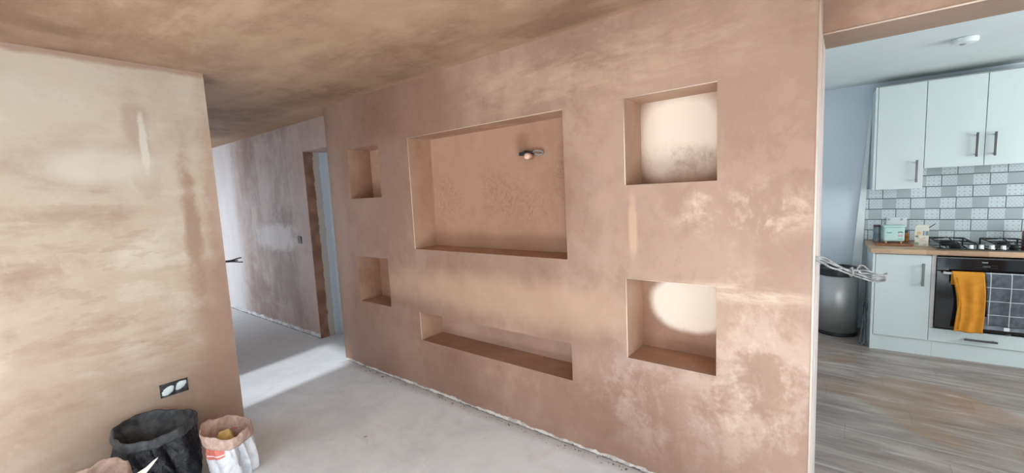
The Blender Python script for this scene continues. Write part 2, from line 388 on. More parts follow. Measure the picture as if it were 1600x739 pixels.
for n in NICHES:
    a, b, e, f, idx = n
    quad([(a, NB, e), (b, NB, e), (b, NB, f), (a, NB, f)], 2 + idx)
    quad([(a, 0, e), (a, NB, e), (a, NB, f), (a, 0, f)], 1); quad([(b, 0, e), (b, NB, e), (b, NB, f), (b, 0, f)], 1)
    quad([(a, 0, e), (b, 0, e), (b, NB, e), (a, NB, e)], 2); quad([(a, 0, f), (b, 0, f), (b, NB, f), (a, NB, f)], 1)
quad([(0, 0, .006), (0, 0, 2.4), (0, HY, 2.4), (0, HY, .006)], 1)
quad([(W, 0, .006), (W, 0, 2.4), (W, D1, 2.4), (W, D1, .006)], 9)
quad([(0, D1 - .003, .006), (W, D1 - .003, .006), (W, D1 - .003, 2.4), (0, D1 - .003, 2.4)], 1)
quad([(0, 0, .006), (W, 0, .006), (W, D1, .006), (0, D1, .006)], 1)
bmesh.ops.remove_doubles(bm, verts=bm.verts, dist=1e-5)
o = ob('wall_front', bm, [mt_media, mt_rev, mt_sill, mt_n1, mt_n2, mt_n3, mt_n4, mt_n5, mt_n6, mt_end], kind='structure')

# original wall behind it: hall part with the doorway, and the end by the kitchen
DX0, DX1, DZ = -.86, -.03, 2.092
bm = bmesh.new(); box(bm, -4.6, DX0, HY, D2, 0, 2.4); box(bm, DX0, DX1, HY, D2, DZ, 2.4); box(bm, DX1, .0, HY, D2, 0, 2.4)
ob('wall_hall', bm, mt_hall, kind='structure')
bm = bmesh.new(); box(bm, DX0, DX0 + .004, HY + .001, .44, 0.001, DZ - .001)
ob('trim_1', bm, mt_jamb, kind='structure')
ob('wall_middle', bx(0.0, W, D1, D2, 0, 2.4), mt_end, kind='structure')
ob('doorway_blank_1', bx(DX0 + .004, DX1 - .001, .44, .48, .003, DZ - .002), simple('doorway_blank_white', c(206, 216, 222), .4), kind='structure')  # closed panel added to keep sky light out of the doorway
# header over the kitchen opening
bm = bmesh.new(); box(bm, W, 5.25, D1, D2, 2.1502, 2.4)
for f in bm.faces:
    if f.calc_center_median().z < 2.16: f.material_index = 1
ob('wall_header', bm, [mt_header, mt_soffit], kind='structure')
# left partition
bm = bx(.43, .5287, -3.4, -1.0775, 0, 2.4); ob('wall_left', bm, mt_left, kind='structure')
# walls behind the camera, with their openings
mt_room = plaster('plaster_room_behind', PD, PM, PL, 'x', 'z', (1, 1, .6), [], seed=12)
bm = bmesh.new(); box(bm, .4, 1.2, -3.55, -3.4, 0, 2.4); box(bm, 4.8, 5.25, -3.55, -3.4, 0, 2.4); box(bm, 1.2, 4.8, -3.55, -3.4, 2.1, 2.4); ob('wall_back', bm, mt_room, kind='structure')
bm = bmesh.new(); box(bm, 5.25, 5.4, -3.55, -2.9, 0, 2.4); box(bm, 5.25, 5.4, -.5, D2, 0, 2.4); box(bm, 5.25, 5.4, -2.9, -.5, 2.1, 2.4); ob('wall_right', bm, mt_room, kind='structure')
bm = bmesh.new(); box(bm, -4.6, -4.15, -1.6, -1.5, 0, 2.4); box(bm, -3.05, -.5, -1.6, -1.5, 0, 2.4); box(bm, -4.15, -3.05, -1.6, -1.5, 2.1, 2.4); box(bm, -.5, .3, -1.6, -1.5, 2.1, 2.4); box(bm, .3, .43, -1.6, -1.5, 0, 2.4); ob('wall_hall_back', bm, mt_room, kind='structure')
ob('wall_hall_left', bx(-4.6, -4.5, -1.6, HY, 0, 2.4), mt_room, kind='structure')
def frame(name, lo, hi, axis, t=.05, mull=1):
    bm = bmesh.new()
    (x0, y0, z0), (x1, y1, z1) = lo, hi
    if axis == 'y':
        for a in [x0 + (x1 - x0) * i / (mull + 1) for i in range(mull + 2)]: a = min(max(a, x0), x1 - t); box(bm, a, a + t, y0, y1, z0, z1)
        box(bm, x0, x1, y0 + .001, y1 - .001, z0, z0 + t); box(bm, x0, x1, y0 + .001, y1 - .001, z1 - t, z1)
    else:
        for a in [y0 + (y1 - y0) * i / (mull + 1) for i in range(mull + 2)]: a = min(max(a, y0), y1 - t); box(bm, x0, x1, a, a + t, z0, z1)
        box(bm, x0 + .001, x1 - .001, y0, y1, z0, z0 + t); box(bm, x0 + .001, x1 - .001, y0, y1, z1 - t, z1)
    ob(name, bm, mt_socket, kind='structure')
frame('window_1', (1.2, -3.53, .0), (4.8, -3.47, 2.1), 'y', mull=1)
frame('window_2', (5.31, -2.9, .0), (5.37, -.5, 2.1), 'x')
frame('window_3', (-.5, -1.59, 0), (.3, -1.54, 2.1), 'y', mull=0)
frame('window_4', (-4.15, -1.59, 0), (-3.05, -1.54, 2.1), 'y', mull=0)
mg = bpy.data.materials.new('sun_dimming_pane'); mg.use_nodes = True; nt_ = mg.node_tree; nt_.nodes.remove(nt_.nodes['Principled BSDF'])
tr = nt_.nodes.new('ShaderNodeBsdfTransparent'); tr.inputs[0].default_value = (.29, .295, .30, 1); nt_.links.new(tr.outputs[0], nt_.nodes['Material Output'].inputs[0])
ob('window_3', bx(-.47, .27, -1.575, -1.569, .04, 2.06), mg, kind='structure'); ob('window_4', bx(-4.11, -3.09, -1.575, -1.569, .04, 2.06), mg, kind='structure')  # unseen panes added to dim the sun entering the hall
# kitchen shell
ob('wall_kitchen', bx(-1.1, 3.4, .62, .74, -.0, 2.4), mt_kwall, kind='structure', kitchen=True)
ob('wall_kitchen_left', bx(2.9, 3.0, D2, 3.4, 0, 2.4), mt_kwall, kind='structure')
bm = bmesh.new(); box(bm, 7.0, 7.1, D2, 1.0, 0, 2.4); box(bm, 7.0, 7.1, 2.5, 3.6, 0, 2.4); box(bm, 7.0, 7.1, 1.0, 2.5, 0, .9); box(bm, 7.0, 7.1, 1.0, 2.5, 2.1, 2.4); ob('wall_kitchen_right', bm, mt_kwall, kind='structure')
ob('wall_kitchen_near', bx(5.4, 7.1, D2 - .1, D2, 0, 2.4), mt_kwall, kind='structure')
frame('window_5', (7.02, 1.0, .9), (7.08, 2.5, 2.1), 'x')

# corner beads, their pale colour painting in the highlight along the edges
tn = [2]
def bead(pts, r=.0028, mat=None):
    bm = bmesh.new(); tube(bm, pts, r, 6); ob('trim_%d' % tn[0], bm, mat or mt_bead, kind='structure', smooth=True); tn[0] += 1
bead([(W, 0, .02), (W, 0, 2.398)], .004)
bead([(W + .002, D1, 2.1502), (5.24, D1, 2.1502)], .004)
for n in (NICHES[4], NICHES[5]):
    bead([(n[0], 0, n[2]), (n[0], 0, n[3])]); bead([(n[0], 0, n[3]), (n[1], 0, n[3])], .0018)
n = NICHES[2]; bead([(n[0], 0, n[2]), (n[0], 0, n[3])], .0022); bead([(n[0], 0, n[3]), (n[1], 0, n[3])], .0015)
n = NICHES[3]; bead([(n[0], 0, n[2]), (n[0], 0, n[3])], .002)
bead([(W, D1 + .002, .005), (W, D1 + .002, 2.149)], .002, simple('bead_white', c(226, 214, 210), .5))

# plaster crumbs along the foot of the walls
bm = bmesh.new()
for i in range(420):
    x = random.uniform(.01, W - .02)
    y = -abs(random.gauss(0, .022)) - .013; s = random.uniform(.002, .007) * (1.6 if random.random() < .08 else 1)
    vs = [Vector((random.uniform(-1, 1), random.uniform(-1, 1), random.uniform(0, 1))) * s + Vector((x, y, .0005)) for _ in range(7)]
    r = bmesh.ops.convex_hull(bm, input=[bm.verts.new(q) for q in vs])
k = M('plaster_crumb', .9); k.col(k.mix(k.noise(18, 3).sm(.4, .6), c(120, 104, 94), c(214, 202, 192)))
ob('plaster_crumbs', bm, k.m, kind='stuff', label='grey and white plaster crumbs scattered along the foot of the bare wall', cat='rubble')

# ------------------------------------------------------------ cable tails, boxes on the plaster
mt_cablewhite = simple('white_grey_cable', c(158, 156, 154), .4, var=.25, scale=30)
mt_cabledark = simple('dark_cable', c(38, 36, 42), .5)
mt_cardgrey = simple('grey_cable', c(140, 138, 136), .45)
# cable end in the television niche
t = thing('cable_tail', 'short cable tail with black connector poking from the back of the large niche', 'cable', (2.14, NB, 1.785))
bm = bmesh.new(); lathe(bm, [(.010, -.03), (.019, -.028), (.022, -.014), (.022, .004)], (2.125, NB - .004, 1.793), 12, axis='y'); box(bm, 2.078, 2.18, NB - .04, NB - .012, 1.783, 1.806)
ob('connector', bm, mt_cabledark, t, bevel=.003)
bm = bmesh.new(); lathe(bm, [(.004, -.078), (.018, -.076), (.021, -.066), (.021, -.03)], (2.165, NB, 1.772), 16, axis='y'); ob('cable_sleeve', bm, simple('pink_cream_sleeve', c(246, 196, 176), .4, var=.15, scale=40), t, smooth=True)
bm = bmesh.new(); tube(bm, smoothpath([(2.18, NB - .022, 1.797), (2.21, NB - .03, 1.806), (2.245, NB - .02, 1.80), (2.252, NB - .012, 1.786), (2.235, NB - .02, 1.779), (2.20, NB - .028, 1.786)]), .0055, 6)
ob('cable', bm, mt_cardgrey, t, smooth=True)
bm = bmesh.new(); tube(bm, smoothpath([(2.13, NB + .002, 1.80), (2.12, NB - .02, 1.81), (2.10, NB - .03, 1.80)]), .005, 6); ob('cable', bm, mt_cabledark, t, smooth=True)

# dark cable tails at the end of the left partition
t = thing('cable_tail', 'dark forked cable tails sticking out past the edge of the left wall', 'cable', (.48, -1.0775, 1.17))
print_pts = [[(.48, -1.079, 1.178), (.48, -1.03, 1.176), (.482, -.99, 1.184), (.483, -.965, 1.186)], [(.474, -1.079, 1.175), (.474, -1.03, 1.172), (.474, -.985, 1.17)], [(.486, -1.079, 1.172), (.486, -1.03, 1.168), (.488, -.99, 1.160), (.49, -.962, 1.155)]]
for p in print_pts:
    bm = bmesh.new(); tube(bm, smoothpath(p), .0045, 6); ob('cable', bm, mt_cabledark, t, smooth=True)

# small back box on the hall wall
t = thing('switch_back_box', 'small dark recessed switch box on the hall wall beside the doorway', 'electrical box', (-1.12, HY, 1.12))
bm = bmesh.new(); box(bm, -1.165, -1.075, HY - .006, HY + .0, 1.08, 1.165); ob('box', bm, simple('dark_metal_box', c(70, 58, 56), .5, .3), t, bevel=.003)
bm = bmesh.new(); box(bm, -1.158, -1.082, HY - .009, HY - .0065, 1.125, 1.158); ob('terminal', bm, mt_cabledark, t, bevel=.001)

# socket back box low on the left wall, filled with plaster around a cable
LX = .5287
t = thing('socket_back_box', 'metal double socket box low on the left wall, plastered over with two white lumps', 'electrical box', (LX, -1.435, .44))
bm = bmesh.new(); y0, y1, z0, z1 = -1.505, -1.365, .400, .482
box(bm, LX, LX + .002, y0, y1, z0, z1); box(bm, LX, LX + .006, y0, y0 + .006, z0, z1); box(bm, LX, LX + .006, y1 - .006, y1, z0, z1); box(bm, LX, LX + .006, y0, y1, z1 - .006, z1); box(bm, LX, LX + .006, y0, y1, z0, z0 + .008)
ob('box', bm, simple('dark_galvanised', c(74, 76, 78), .5, .4, var=.3, scale=40), t)
for (yc, zc, ry, rz) in ((-1.466, .434, .034, .025), (-1.403, .448, .033, .026)):
    bm = bmesh.new(); n = 20; rings = []
    for q in range(6):
        a = q / 5 * pi / 2
        rings.append([bm.verts.new((LX + .002 + .009 * sin(a), yc + (ry * cos(2*pi*i/n) * (1 + .12 * sin(3 * i))) * max(cos(a), .02), zc + rz * sin(2*pi*i/n) * max(cos(a), .02) + .35 * ry * cos(2*pi*i/n) * max(cos(a), .02))) for i in range(n)])
    for A, B in zip(rings, rings[1:]):
        for i in range(n): bm.faces.new((A[i], A[(i+1) % n], B[(i+1) % n], B[i]))
    bm.faces.new(rings[-1]); ob('plaster_lump', bm, simple('white_plaster_lump', c(226, 236, 236), .6, var=.04), t, smooth=True)
bm = bmesh.new(); tube(bm, smoothpath([(LX + .006, -1.445, .404), (LX + .010, -1.435, .44), (LX + .007, -1.425, .478)]), .0045, 6); ob('cable', bm, mt_cabledark, t, smooth=True)
bm = bmesh.new(); tube(bm, smoothpath([(LX + .005, -1.50, .462), (LX + .007, -1.46, .470), (LX + .006, -1.41, .478), (LX + .005, -1.37, .474)]), .005, 6); ob('cable', bm, simple('dark_cable_dusty', c(62, 58, 52), .7), t, smooth=True)

# bundle of pale cables out of the wall end
t = thing('cable_bundle', 'tied bundle of pale grey cables coming out of the wall end above the bin', 'cable', (W, .1, 1.19))
runs = [[(3.688, .10, 1.205), (3.712, .14, 1.197), (3.749, .18, 1.172), (3.788, .23, 1.145), (3.81, .26, 1.128), (3.849, .30, 1.108), (3.893, .33, 1.087), (3.922, .35, 1.084), (3.934, .352, 1.093), (3.922, .35, 1.103), (3.882, .33, 1.112), (3.84, .29, 1.122)],
        [(3.688, .10, 1.198), (3.712, .13, 1.186), (3.745, .17, 1.158), (3.771, .20, 1.145), (3.804, .25, 1.122), (3.85, .30, 1.097), (3.90, .33, 1.078), (3.93, .345, 1.082), (3.928, .35, 1.094), (3.88, .33, 1.099), (3.84, .30, 1.112)],
        [(3.688, .105, 1.21), (3.72, .15, 1.203), (3.76, .19, 1.170), (3.80, .25, 1.138), (3.83, .28, 1.132), (3.863, .30, 1.132), (3.892, .32, 1.120), (3.918, .335, 1.108), (3.938, .345, 1.116)],
        [(3.76, .185, 1.148), (3.775, .20, 1.150), (3.80, .24, 1.142), (3.82, .27, 1.128)],
        [(3.83, .285, 1.12), (3.842, .295, 1.150), (3.856, .30, 1.152), (3.875, .315, 1.13)]]
for i, p in enumerate(runs):
    bm = bmesh.new(); tube(bm, smoothpath(p), .0055 if i < 3 else .004, 7, flat=.7); ob('cable', bm, mt_cablewhite, t, smooth=True)
bm = bmesh.new(); tube(bm, smoothpath([(3.815, .258, 1.145), (3.822, .262, 1.128), (3.818, .27, 1.108), (3.81, .275, 1.115), (3.812, .268, 1.14), (3.82, .26, 1.147)]), .004, 6); tube(bm, smoothpath([(3.822, .26, 1.14), (3.838, .262, 1.135), (3.85, .275, 1.12)]), .004, 6)
ob('cable_tie', bm, mt_cablewhite, t, smooth=True)

# ------------------------------------------------------------ rubble sacks
def sack_ring(cx, cy, rx, ry, ang, z, n, wob, seed, rid=.5):
    out = []
    for i in range(n):
        a = 2 * pi * i / n; ca, sa = cos(a), sin(a)
        lo = mnoise.noise(Vector((ca * 1.1, sa * 1.1, z * 3 + seed)))
        tw = a + z * 1.2
        ri = .45 - 2.2 * abs(mnoise.noise(Vector((cos(tw) * 2.6, sin(tw) * 2.6, z * 2.2 + seed * 3))))
        hi = mnoise.noise(Vector((ca * 6, sa * 6, z * 16 + seed * 5)))
        w_ = 1 + wob * (lo * 1.3 + rid * ri + .22 * hi)
        x, y = rx * ca * w_, ry * sa * w_
        out.append(Vector((cx + x * cos(ang) - y * sin(ang), cy + x * sin(ang) + y * cos(ang), z)))
    return out
def loft(bm, rings, cap0=True, cap1=False):
    vr = [[bm.verts.new(p) for p in r] for r in rings]; n = len(vr[0])
    for A, B in zip(vr, vr[1:]):
        for k in range(n): bm.faces.new((A[k], A[(k + 1) % n], B[(k + 1) % n], B[k]))
    if cap0: bm.faces.new(vr[0][::-1])
    if cap1: bm.faces.new(vr[-1])
def sack(name, label, cx, cy, rx, ry, ang, h, mats, tilt=(0, 0), body=None, seed=0, cuffh=.07, cuffr=1.04, fill=.5, wob=.09, lean=(0, 0), rimw=.02):
    t = thing(name, label, 'sack', (cx, cy, 0), 'rubble sacks along the left wall'); n = 144
    def ring(sc, z, wb=wob, rid=1.0):
        r = sack_ring(cx + lean[0] * (1 - z / h), cy + lean[1] * (1 - z / h), rx * sc, ry * sc, ang, z, n, wb, seed, rid)
        for i, p in enumerate(r):
            a = 2 * pi * i / n
            p.z = max(0.0015, p.z + ((p.x - cx) * tilt[0] + (p.y - cy) * tilt[1] + rimw * 1.6 * mnoise.noise(Vector((cos(a) * 1.4, sin(a) * 1.4, seed + 9))) + rimw * .5 * mnoise.noise(Vector((cos(a) * 5, sin(a) * 5, seed + 4)))) * (z / h) ** 2)
        return r
    prof = body or [(.8, 0), (.95, .03), (1.06, .25), (1.05, .5), (.97, .72), (.95, .85), (.97, .93)]
    pr2 = []
    for (s0, z0), (s1, z1) in zip(prof, prof[1:]):
        for q in range(6): f = q / 6; pr2.append((s0 + (s1 - s0) * f, (z0 + (z1 - z0) * f) * h))
    pr2 = [q for q in pr2 if q[1] < h - cuffh * .95] + [(prof[-1][0], h - cuffh * .9)]
    bm = bmesh.new(); loft(bm, [ring(s_, z_, wob * (1 + .5 * (1 - z_ / h)), 1.3) for s_, z_ in pr2], cap1=False); ob('sack_body', bm, mats[0], t, smooth=True)
    cz = cuffh; top = h
    cf = [(cuffr - .03, top - cz), (cuffr + .005, top - cz * 1.02), (cuffr + .012, top - cz * .8), (cuffr, top - cz * .5), (cuffr + .006, top - cz * .2), (cuffr - .012, top - .003), (cuffr - .04, top), (cuffr - .065, top - cz * .15), (cuffr - .08, top - cz * .6), (cuffr - .26, top - cz * 1.2), (cuffr - .32, top - cz * 1.9), (cuffr - .36, h * .45), (cuffr - .38, h * .3)]
    bm = bmesh.new(); loft(bm, [ring(s_, z_, wob * .9, .45) for s_, z_ in cf], cap0=False); o = ob('rolled_rim', bm, mats[1], t, smooth=True)
    o.modifiers.new('thick', 'SOLIDIFY').thickness = .002
    if fill:
        bm = bmesh.new(); rr = [ring(.70 - .2 * q, h * fill + .012 * q, wob * .5) for q in range(4)]
        for q, ringp in enumerate(rr):
            for i, p in enumerate(ringp): p.z += .02 * mnoise.noise(p * 22)
        loft(bm, rr, cap0=True, cap1=True); ob('rubble', bm, mats[2], t)
    return t
mt_blackbag = M('black_rubble_sack', .30, 0, .5); k = mt_blackbag
k.col(k.mix(k.noise(7, 6, .6, 1).sm(.45, .75), c(14, 18, 26), c(34, 40, 52))); k.bump(k.noise(9, 6, .6, 2.5), .02, .8); k.rough(k.noise(8, 4).sm(.3, .7) * .25 + .16); mt_blackbag = k.m
k = M('dusty_black_sack', .6); k.col(k.mix(k.noise(12, 7, .65, 1).sm(.35, .7), c(46, 48, 52), c(86, 88, 90))); k.bump(k.noise(14, 5, .6, 1.5), .008, .8); mt_blackcuff = k.m
mt_darkrub = simple('dark_rubble', c(30, 30, 32), .9, var=.3, scale=30, bump=.6)
sack('rubble_sack', 'open black plastic rubble sack with a rolled rim against the left wall', .785, -1.59, .178, .178, .2, .365, (mt_blackbag, mt_blackcuff, mt_darkrub), tilt=(-.05, -.06), seed=1.7, cuffh=.055, fill=.45, lean=(.03, -.02), wob=.11, rimw=.014)

k = M('printed_white_sack', .6)                    # woven white sack with a red printed block under the rim on its left side
s_side = k.x * -.35 + k.y * -.94                   # towards the black sack
n_ = k.noise(8, 5, .6, 1)
bs = k.mix(n_.sm(.35, .65), c(196, 196, 200), c(226, 226, 228))
red = s_side.sm(.0, .012) * (k.z + s_side * .25).gt(.185)
line = ((k.z + s_side * .12 - .196).abs()).lt(.0028)
bs = k.mix(red * .9, bs, k.mix(n_, c(190, 78, 62), c(222, 108, 86))); bs = k.mix(red * line, bs, c(230, 224, 220))
red2 = s_side.lt(-.012) * s_side.gt(-.05) * (k.z - .232).abs().lt(.012); bs = k.mix(red2 * .8, bs, c(222, 96, 74))
squig = ((s_side + .055 + (k.z * 90).sin() * .003).abs()).lt(.0025) * k.z.gt(.10) * k.z.lt(.2); bs = k.mix(squig * .6, bs, c(120, 120, 124))
k.col(bs); k.bump(k.noise(9, 5, .6, 1.5), .015, .8); mt_whitesack = k.m
k = M('dusty_tan_rim', .8); k.col(k.mix(k.noise(10, 6, .65, 1).sm(.35, .65), c(164, 134, 120), c(200, 172, 156))); k.bump(k.noise(14, 5, .6, 1.5), .01, .8); mt_tancuff = k.m
mt_tanrub = simple('tan_rubble', c(86, 70, 58), .9, var=.3, scale=30, bump=.6)
t = sack('rubble_sack', 'white woven sack with red print and folded tan rim beside the left wall end', 1.04, -1.335, .112, .112, 0, .305, (mt_whitesack, mt_tancuff, mt_tanrub), tilt=(-.13, -.10), seed=4.1, cuffh=.07, cuffr=1.10, fill=.6, lean=(.0, .02), wob=.10, rimw=.018, body=[(.8, 0), (.95, .05), (1.05, .3), (1.05, .55), (.99, .75), (.97, .93)])
bm = bmesh.new(); vs = [(1.03, -1.40, .20), (1.10, -1.38, .20), (1.10, -1.31, .20), (1.02, -1.31, .20), (1.02, -1.365, .275), (1.06, -1.325, .292), (1.05, -1.31, .27)]
bmesh.ops.convex_hull(bm, input=[bm.verts.new(v) for v in vs])
ob('foam_lump', bm, simple('yellow_foam', c(214, 178, 108), .9, var=.1, scale=20), None, off=(1.06, -1.35, .2), label='yellow lump of rubbish inside the white and red sack', cat='rubbish', bevel=.004)

k = M('torn_pale_sack', .7); k.col(k.mix((k.x + (k.noise(8, 4) - .5) * .06).sm(.02, .06), c(190, 156, 136), c(202, 204, 196))); k.bump(k.noise(9, 5, .6, 1.5), .015, .8); mt_tornsack = k.m
t = sack('rubble_sack', 'torn pale sack with dusty pink rim at the bottom left corner of the view', 1.10, -1.90, .15, .14, .35, .33, (mt_tornsack, mt_tancuff, mt_tanrub), tilt=(-.05, .12), seed=7.7, cuffh=.07, cuffr=1.05, fill=.6, wob=.12)
bm = bmesh.new()                                    # torn strip flicking up from its edge
P = [((1.215, -1.80, .27), .035), ((1.21, -1.755, .30), .024), ((1.20, -1.715, .318), .012), ((1.19, -1.685, .336), .007), ((1.185, -1.665, .348), .001)]
A = [bm.verts.new((p[0], p[1], p[2] + w_)) for p, w_ in P]; B = [bm.verts.new((p[0] + .004, p[1], p[2] - w_)) for p, w_ in P]
for i in range(len(P) - 1): bm.faces.new((A[i], A[i + 1], B[i + 1], B[i]))
o = ob('torn_strip', bm, simple('torn_woven_plastic', c(214, 212, 200), .6), t); o.modifiers.new('thick', 'SOLIDIFY').thickness = .002

# ------------------------------------------------------------ kitchen (coordinates along the run of units)
def kthing(name, label, cat, off, group=None): return thing(name, label, cat, off, group, kitchen=True)
def bar_handle(parent, x, z0, z1, y, horiz=False):
    bm = bmesh.new()
    if horiz:
        box(bm, z0, z1, y - .036, y - .026, x - .008, x + .008)
        for q in (z0 + .02, z1 - .02): box(bm, q - .005, q + .005, y - .028, y, x - .005, x + .005)
    else:
        box(bm, x - .008, x + .008, y - .036, y - .026, z0, z1)
        for q in (z0 + .02, z1 - .02): box(bm, x - .005, x + .005, y - .028, y, q - .005, q + .005)
    return ob('handle', bm, mt_steel, parent, bevel=.002)
# splashback
bm = bmesh.new(); box(bm, -.022, .338, .612, .6195, .9045, 1.4095); box(bm, .338, 2.4, .612, .6195, .9045, 1.579)
t = kthing('tiled_splashback', 'patterned grey and white brick tile splashback with dark grout', 'splashback', (0, .612, .9045))
for v in bm.verts: pass
o = ob('tiles', bm, mt_tiles, t); 
# tile material is laid out from the kitchen origin: shift object coordinates by the offset
nt = mt_tiles.node_tree
for n in list(nt.nodes):
    if n.type == 'SEPXYZ':
        mp = nt.nodes.new('ShaderNodeMapping'); mp.inputs['Location'].default_value = (0, 0, .9045)
        src = n.inputs[0].links[0].from_socket; nt.links.new(src, mp.inputs[0]); nt.links.new(mp.outputs[0], n.inputs[0])
t = kthing('double_socket', 'white double socket on the tiles behind the mint tin', 'socket', (.208, .612, 1.09))
ob('faceplate', bx(.135, .281, .600, .6118, 1.046, 1.127), mt_socket, t, bevel=.003)
for xx in (.155, .245): ob('switch', bx(xx - .008, xx + .008, .596, .6, 1.1, 1.118), simple('socket_switch_grey', c(170, 176, 180), .4), t, bevel=.001)

# wall cabinets
WY = .2979
def wall_cab(label, x0, x1, z0, hx, hz, side=False):
    t = kthing('wall_cabinet', label, 'cabinet', ((x0 + x1) / 2, .45, z0), 'white wall cabinets above the hob')
    xa = x0 + (.018 if side else 0)
    ob('carcass', bx(xa + .001, x1 - .001, WY + .02, .61, z0 + .002, 2.305), mt_cab_edge, t)
    if side: ob('side_panel', bx(x0, x0 + .0175, WY, .61, z0, 2.31), mt_cab, t, bevel=.001)
    dd = ob('door', bx(xa + .003, x1 - .0015, WY, WY + .018, z0, 2.308), mt_cab, t, bevel=.0015)
    bar_handle(dd, hx, hz[0], hz[1], WY)
    ob('top_panel', bx(x0, x1, WY + .004, .61, 2.3055, 2.318), mt_shadow_panel, t)
wall_cab('leftmost white wall cabinet, longer than its neighbours, handle at lower right', 0, .3345, 1.4035, .289, (1.458, 1.65), True)
wall_cab('middle white wall cabinet above the hob, handle at its right edge', .3345, .6897, 1.5762, .642, (1.648, 1.842))
wall_cab('white wall cabinet cut by the right edge of the photo, handle at its left edge', .6897, 1.045, 1.5762, .744, (1.648, 1.838))
wall_cab('white wall cabinet', 1.045, 1.4, 1.5762, 1.35, (1.648, 1.838)) if False else None

# base units
t = kthing('base_cabinet', 'white base cabinet with one door left of the oven', 'cabinet', (.19, .3, .0))
ob('end_panel', bx(0, .0175, 0, .605, .0045, .8655), mt_cab, t, bevel=.001)
ob('carcass', bx(.018, .397, .022, .6, .15, .865), mt_cab_edge, t)
ob('plinth', bx(.018, .3985, .012, .03, .0045, .139), mt_cab, t)
dd = ob('door', bx(.0205, .3705, .0, .018, .1405, .858), mt_cab, t, bevel=.0015); bar_handle(dd, .32, .603, .792, 0)
ob('filler_panel', bx(.373, .3985, .002, .018, .252, .8655), simple('pale_filler', c(196, 192, 188), .4), t)
t = kthing('oven_housing', 'white oven housing unit with a drawer under the oven', 'cabinet', (.7, .3, 0))
ob('carcass', bx(.3995, .4125, .055, .6, .25, .865), mt_cab_edge, t)
ob('side_panel', bx(.985, 1.0, .055, .6, .0045, .865), mt_cab_edge, t)
ob('plinth', bx(.3995, 2.2, .012, .03, .0045, .139), mt_cab, t)
dd = ob('drawer', bx(.3735, 1.0, .0, .018, .1405, .2495), mt_cab, t, bevel=.0015); bar_handle(dd, .192, .577, .762, 0, True)
t = kthing('base_cabinet', 'white base cabinet right of the oven', 'cabinet', (1.3, .3, 0)) if False else None

# worktop
k = kthing('worktop', 'light oak effect worktop running under the tiles', 'worktop', (0, .3, .8662))
ob('slab', bx(-.02, 2.3, -.02, .6115, .8662, .9043), mt_oak, k, bevel=.003)

# oven
t = kthing('oven', 'built-in black glass oven with towels hanging from its handle', 'oven', (.7, .3, .26))
ob('oven_body', bx(.4135, .984, .03, .56, .262, .845), mt_black, t)
ob('control_panel', bx(.402, .996, -.006, .0285, .742, .842), mt_ovglass, t, bevel=.002)
dd = ob('door', bx(.402, .996, -.008, .0285, .262, .738), mt_ovglass, t, bevel=.003)
ob('window', bx(.46, .94, -.0095, -.0085, .33, .66), simple('oven_window_tint', c(30, 34, 40), .05), dd)
ob('trim_strip', bx(.401, .998, -.008, .02, .8435, .852), mt_steel, t)
bm = bmesh.new()
for i in range(5): box(bm, .655 + i * .0065, .6595 + i * .0065, -.0075, -.0062, .815, .8205)
ob('logo', bm, mt_socket, t)
bm = bmesh.new(); box(bm, .62, .74, -.0073, -.0062, .776, .777); box(bm, .62, .74, -.0073, -.0062, .794, .795); box(bm, .66, .70, -.0073, -.0062, .781, .79); ob('display', bm, simple('display_grey', c(74, 78, 84), .3), t)
bm = bmesh.new(); tube(bm, [(.435, -.05, .728), (.963, -.05, .728)], .0095, 10, flat=1); box(bm, .44, .455, -.05, -.008, .72, .736); box(bm, .943, .958, -.05, -.008, .72, .736); ob('handle', bm, simple('white_steel_handle', c(226, 228, 228), .3, .3), dd, bevel=.001)

def towel(name, label, xl, xr, ztop, zbot, mat, wob, yoff, back=.10, nx=28, nz=44, layer=0):
    """sheet over the handle bar; xl, xr are functions of height fraction (0 top, 1 bottom)"""
    bm = bmesh.new(); rows = []
    prof = []
    for q in range(6): prof.append((-.034 + .0, ztop - back + back * q / 6, -1))
    for q in range(7): a = pi * q / 6; prof.append((-.050 + .0125 * cos(a), ztop + .0125 * sin(a), 0))
    for q in range(1, nz + 1): prof.append((-.0635 - .004, ztop - (ztop - zbot) * q / nz, q / nz))
    for y, z, f in prof:
        ff = max(f, 0); a, b = xl(ff), xr(ff); r = []
        for i in range(nx + 1):
            s_ = i / nx; x = a + (b - a) * s_
            yy = y
            if f > 0: yy = y - wob * min(1, f * 3) * (.5 + .5 * sin(s_ * 13 + f * 1.5) ) - .004 * sin(f * 6) - layer
            r.append(bm.verts.new((x, yy + yoff, z + (.003 * sin(s_ * 9) if f > .97 else 0))))
        rows.append(r)
    for A, B in zip(rows, rows[1:]):
        for i in range(nx): bm.faces.new((A[i], A[i + 1], B[i + 1], B[i]))
    return bm
k = M('mustard_cotton', .85); k.col(k.mix(k.noise(9, 5, .6, .6).sm(.3, .7), c(196, 124, 24), c(216, 146, 40))); k.bump(k.noise(160, 2), .0006, .5); mt_must = k.m
t = kthing('tea_towel', 'mustard yellow tea towel hanging from the oven handle', 'towel', (.58, -.05, .5), 'tea towels on the oven handle')
bm = towel('t', '', lambda f: .482 + .042 * min(1, f * 2.2) - .016 * max(0, f - .5) * 2, lambda f: .660 + .006 * f + .01 * sin(f * 3), .735, .262, mt_must, .007, 0)
o = ob('cloth', bm, mt_must, t, smooth=True); o.modifiers.new('thick', 'SOLIDIFY').thickness = .003
bm = bmesh.new()
rows = []
for q in range(12):
    f = q / 11; z = .70 - f * .42; rows.append([bm.verts.new((.488 + .034 * sin(f * 2.4) + i * .006, -.062 - .004 * i, z)) for i in range(5)])
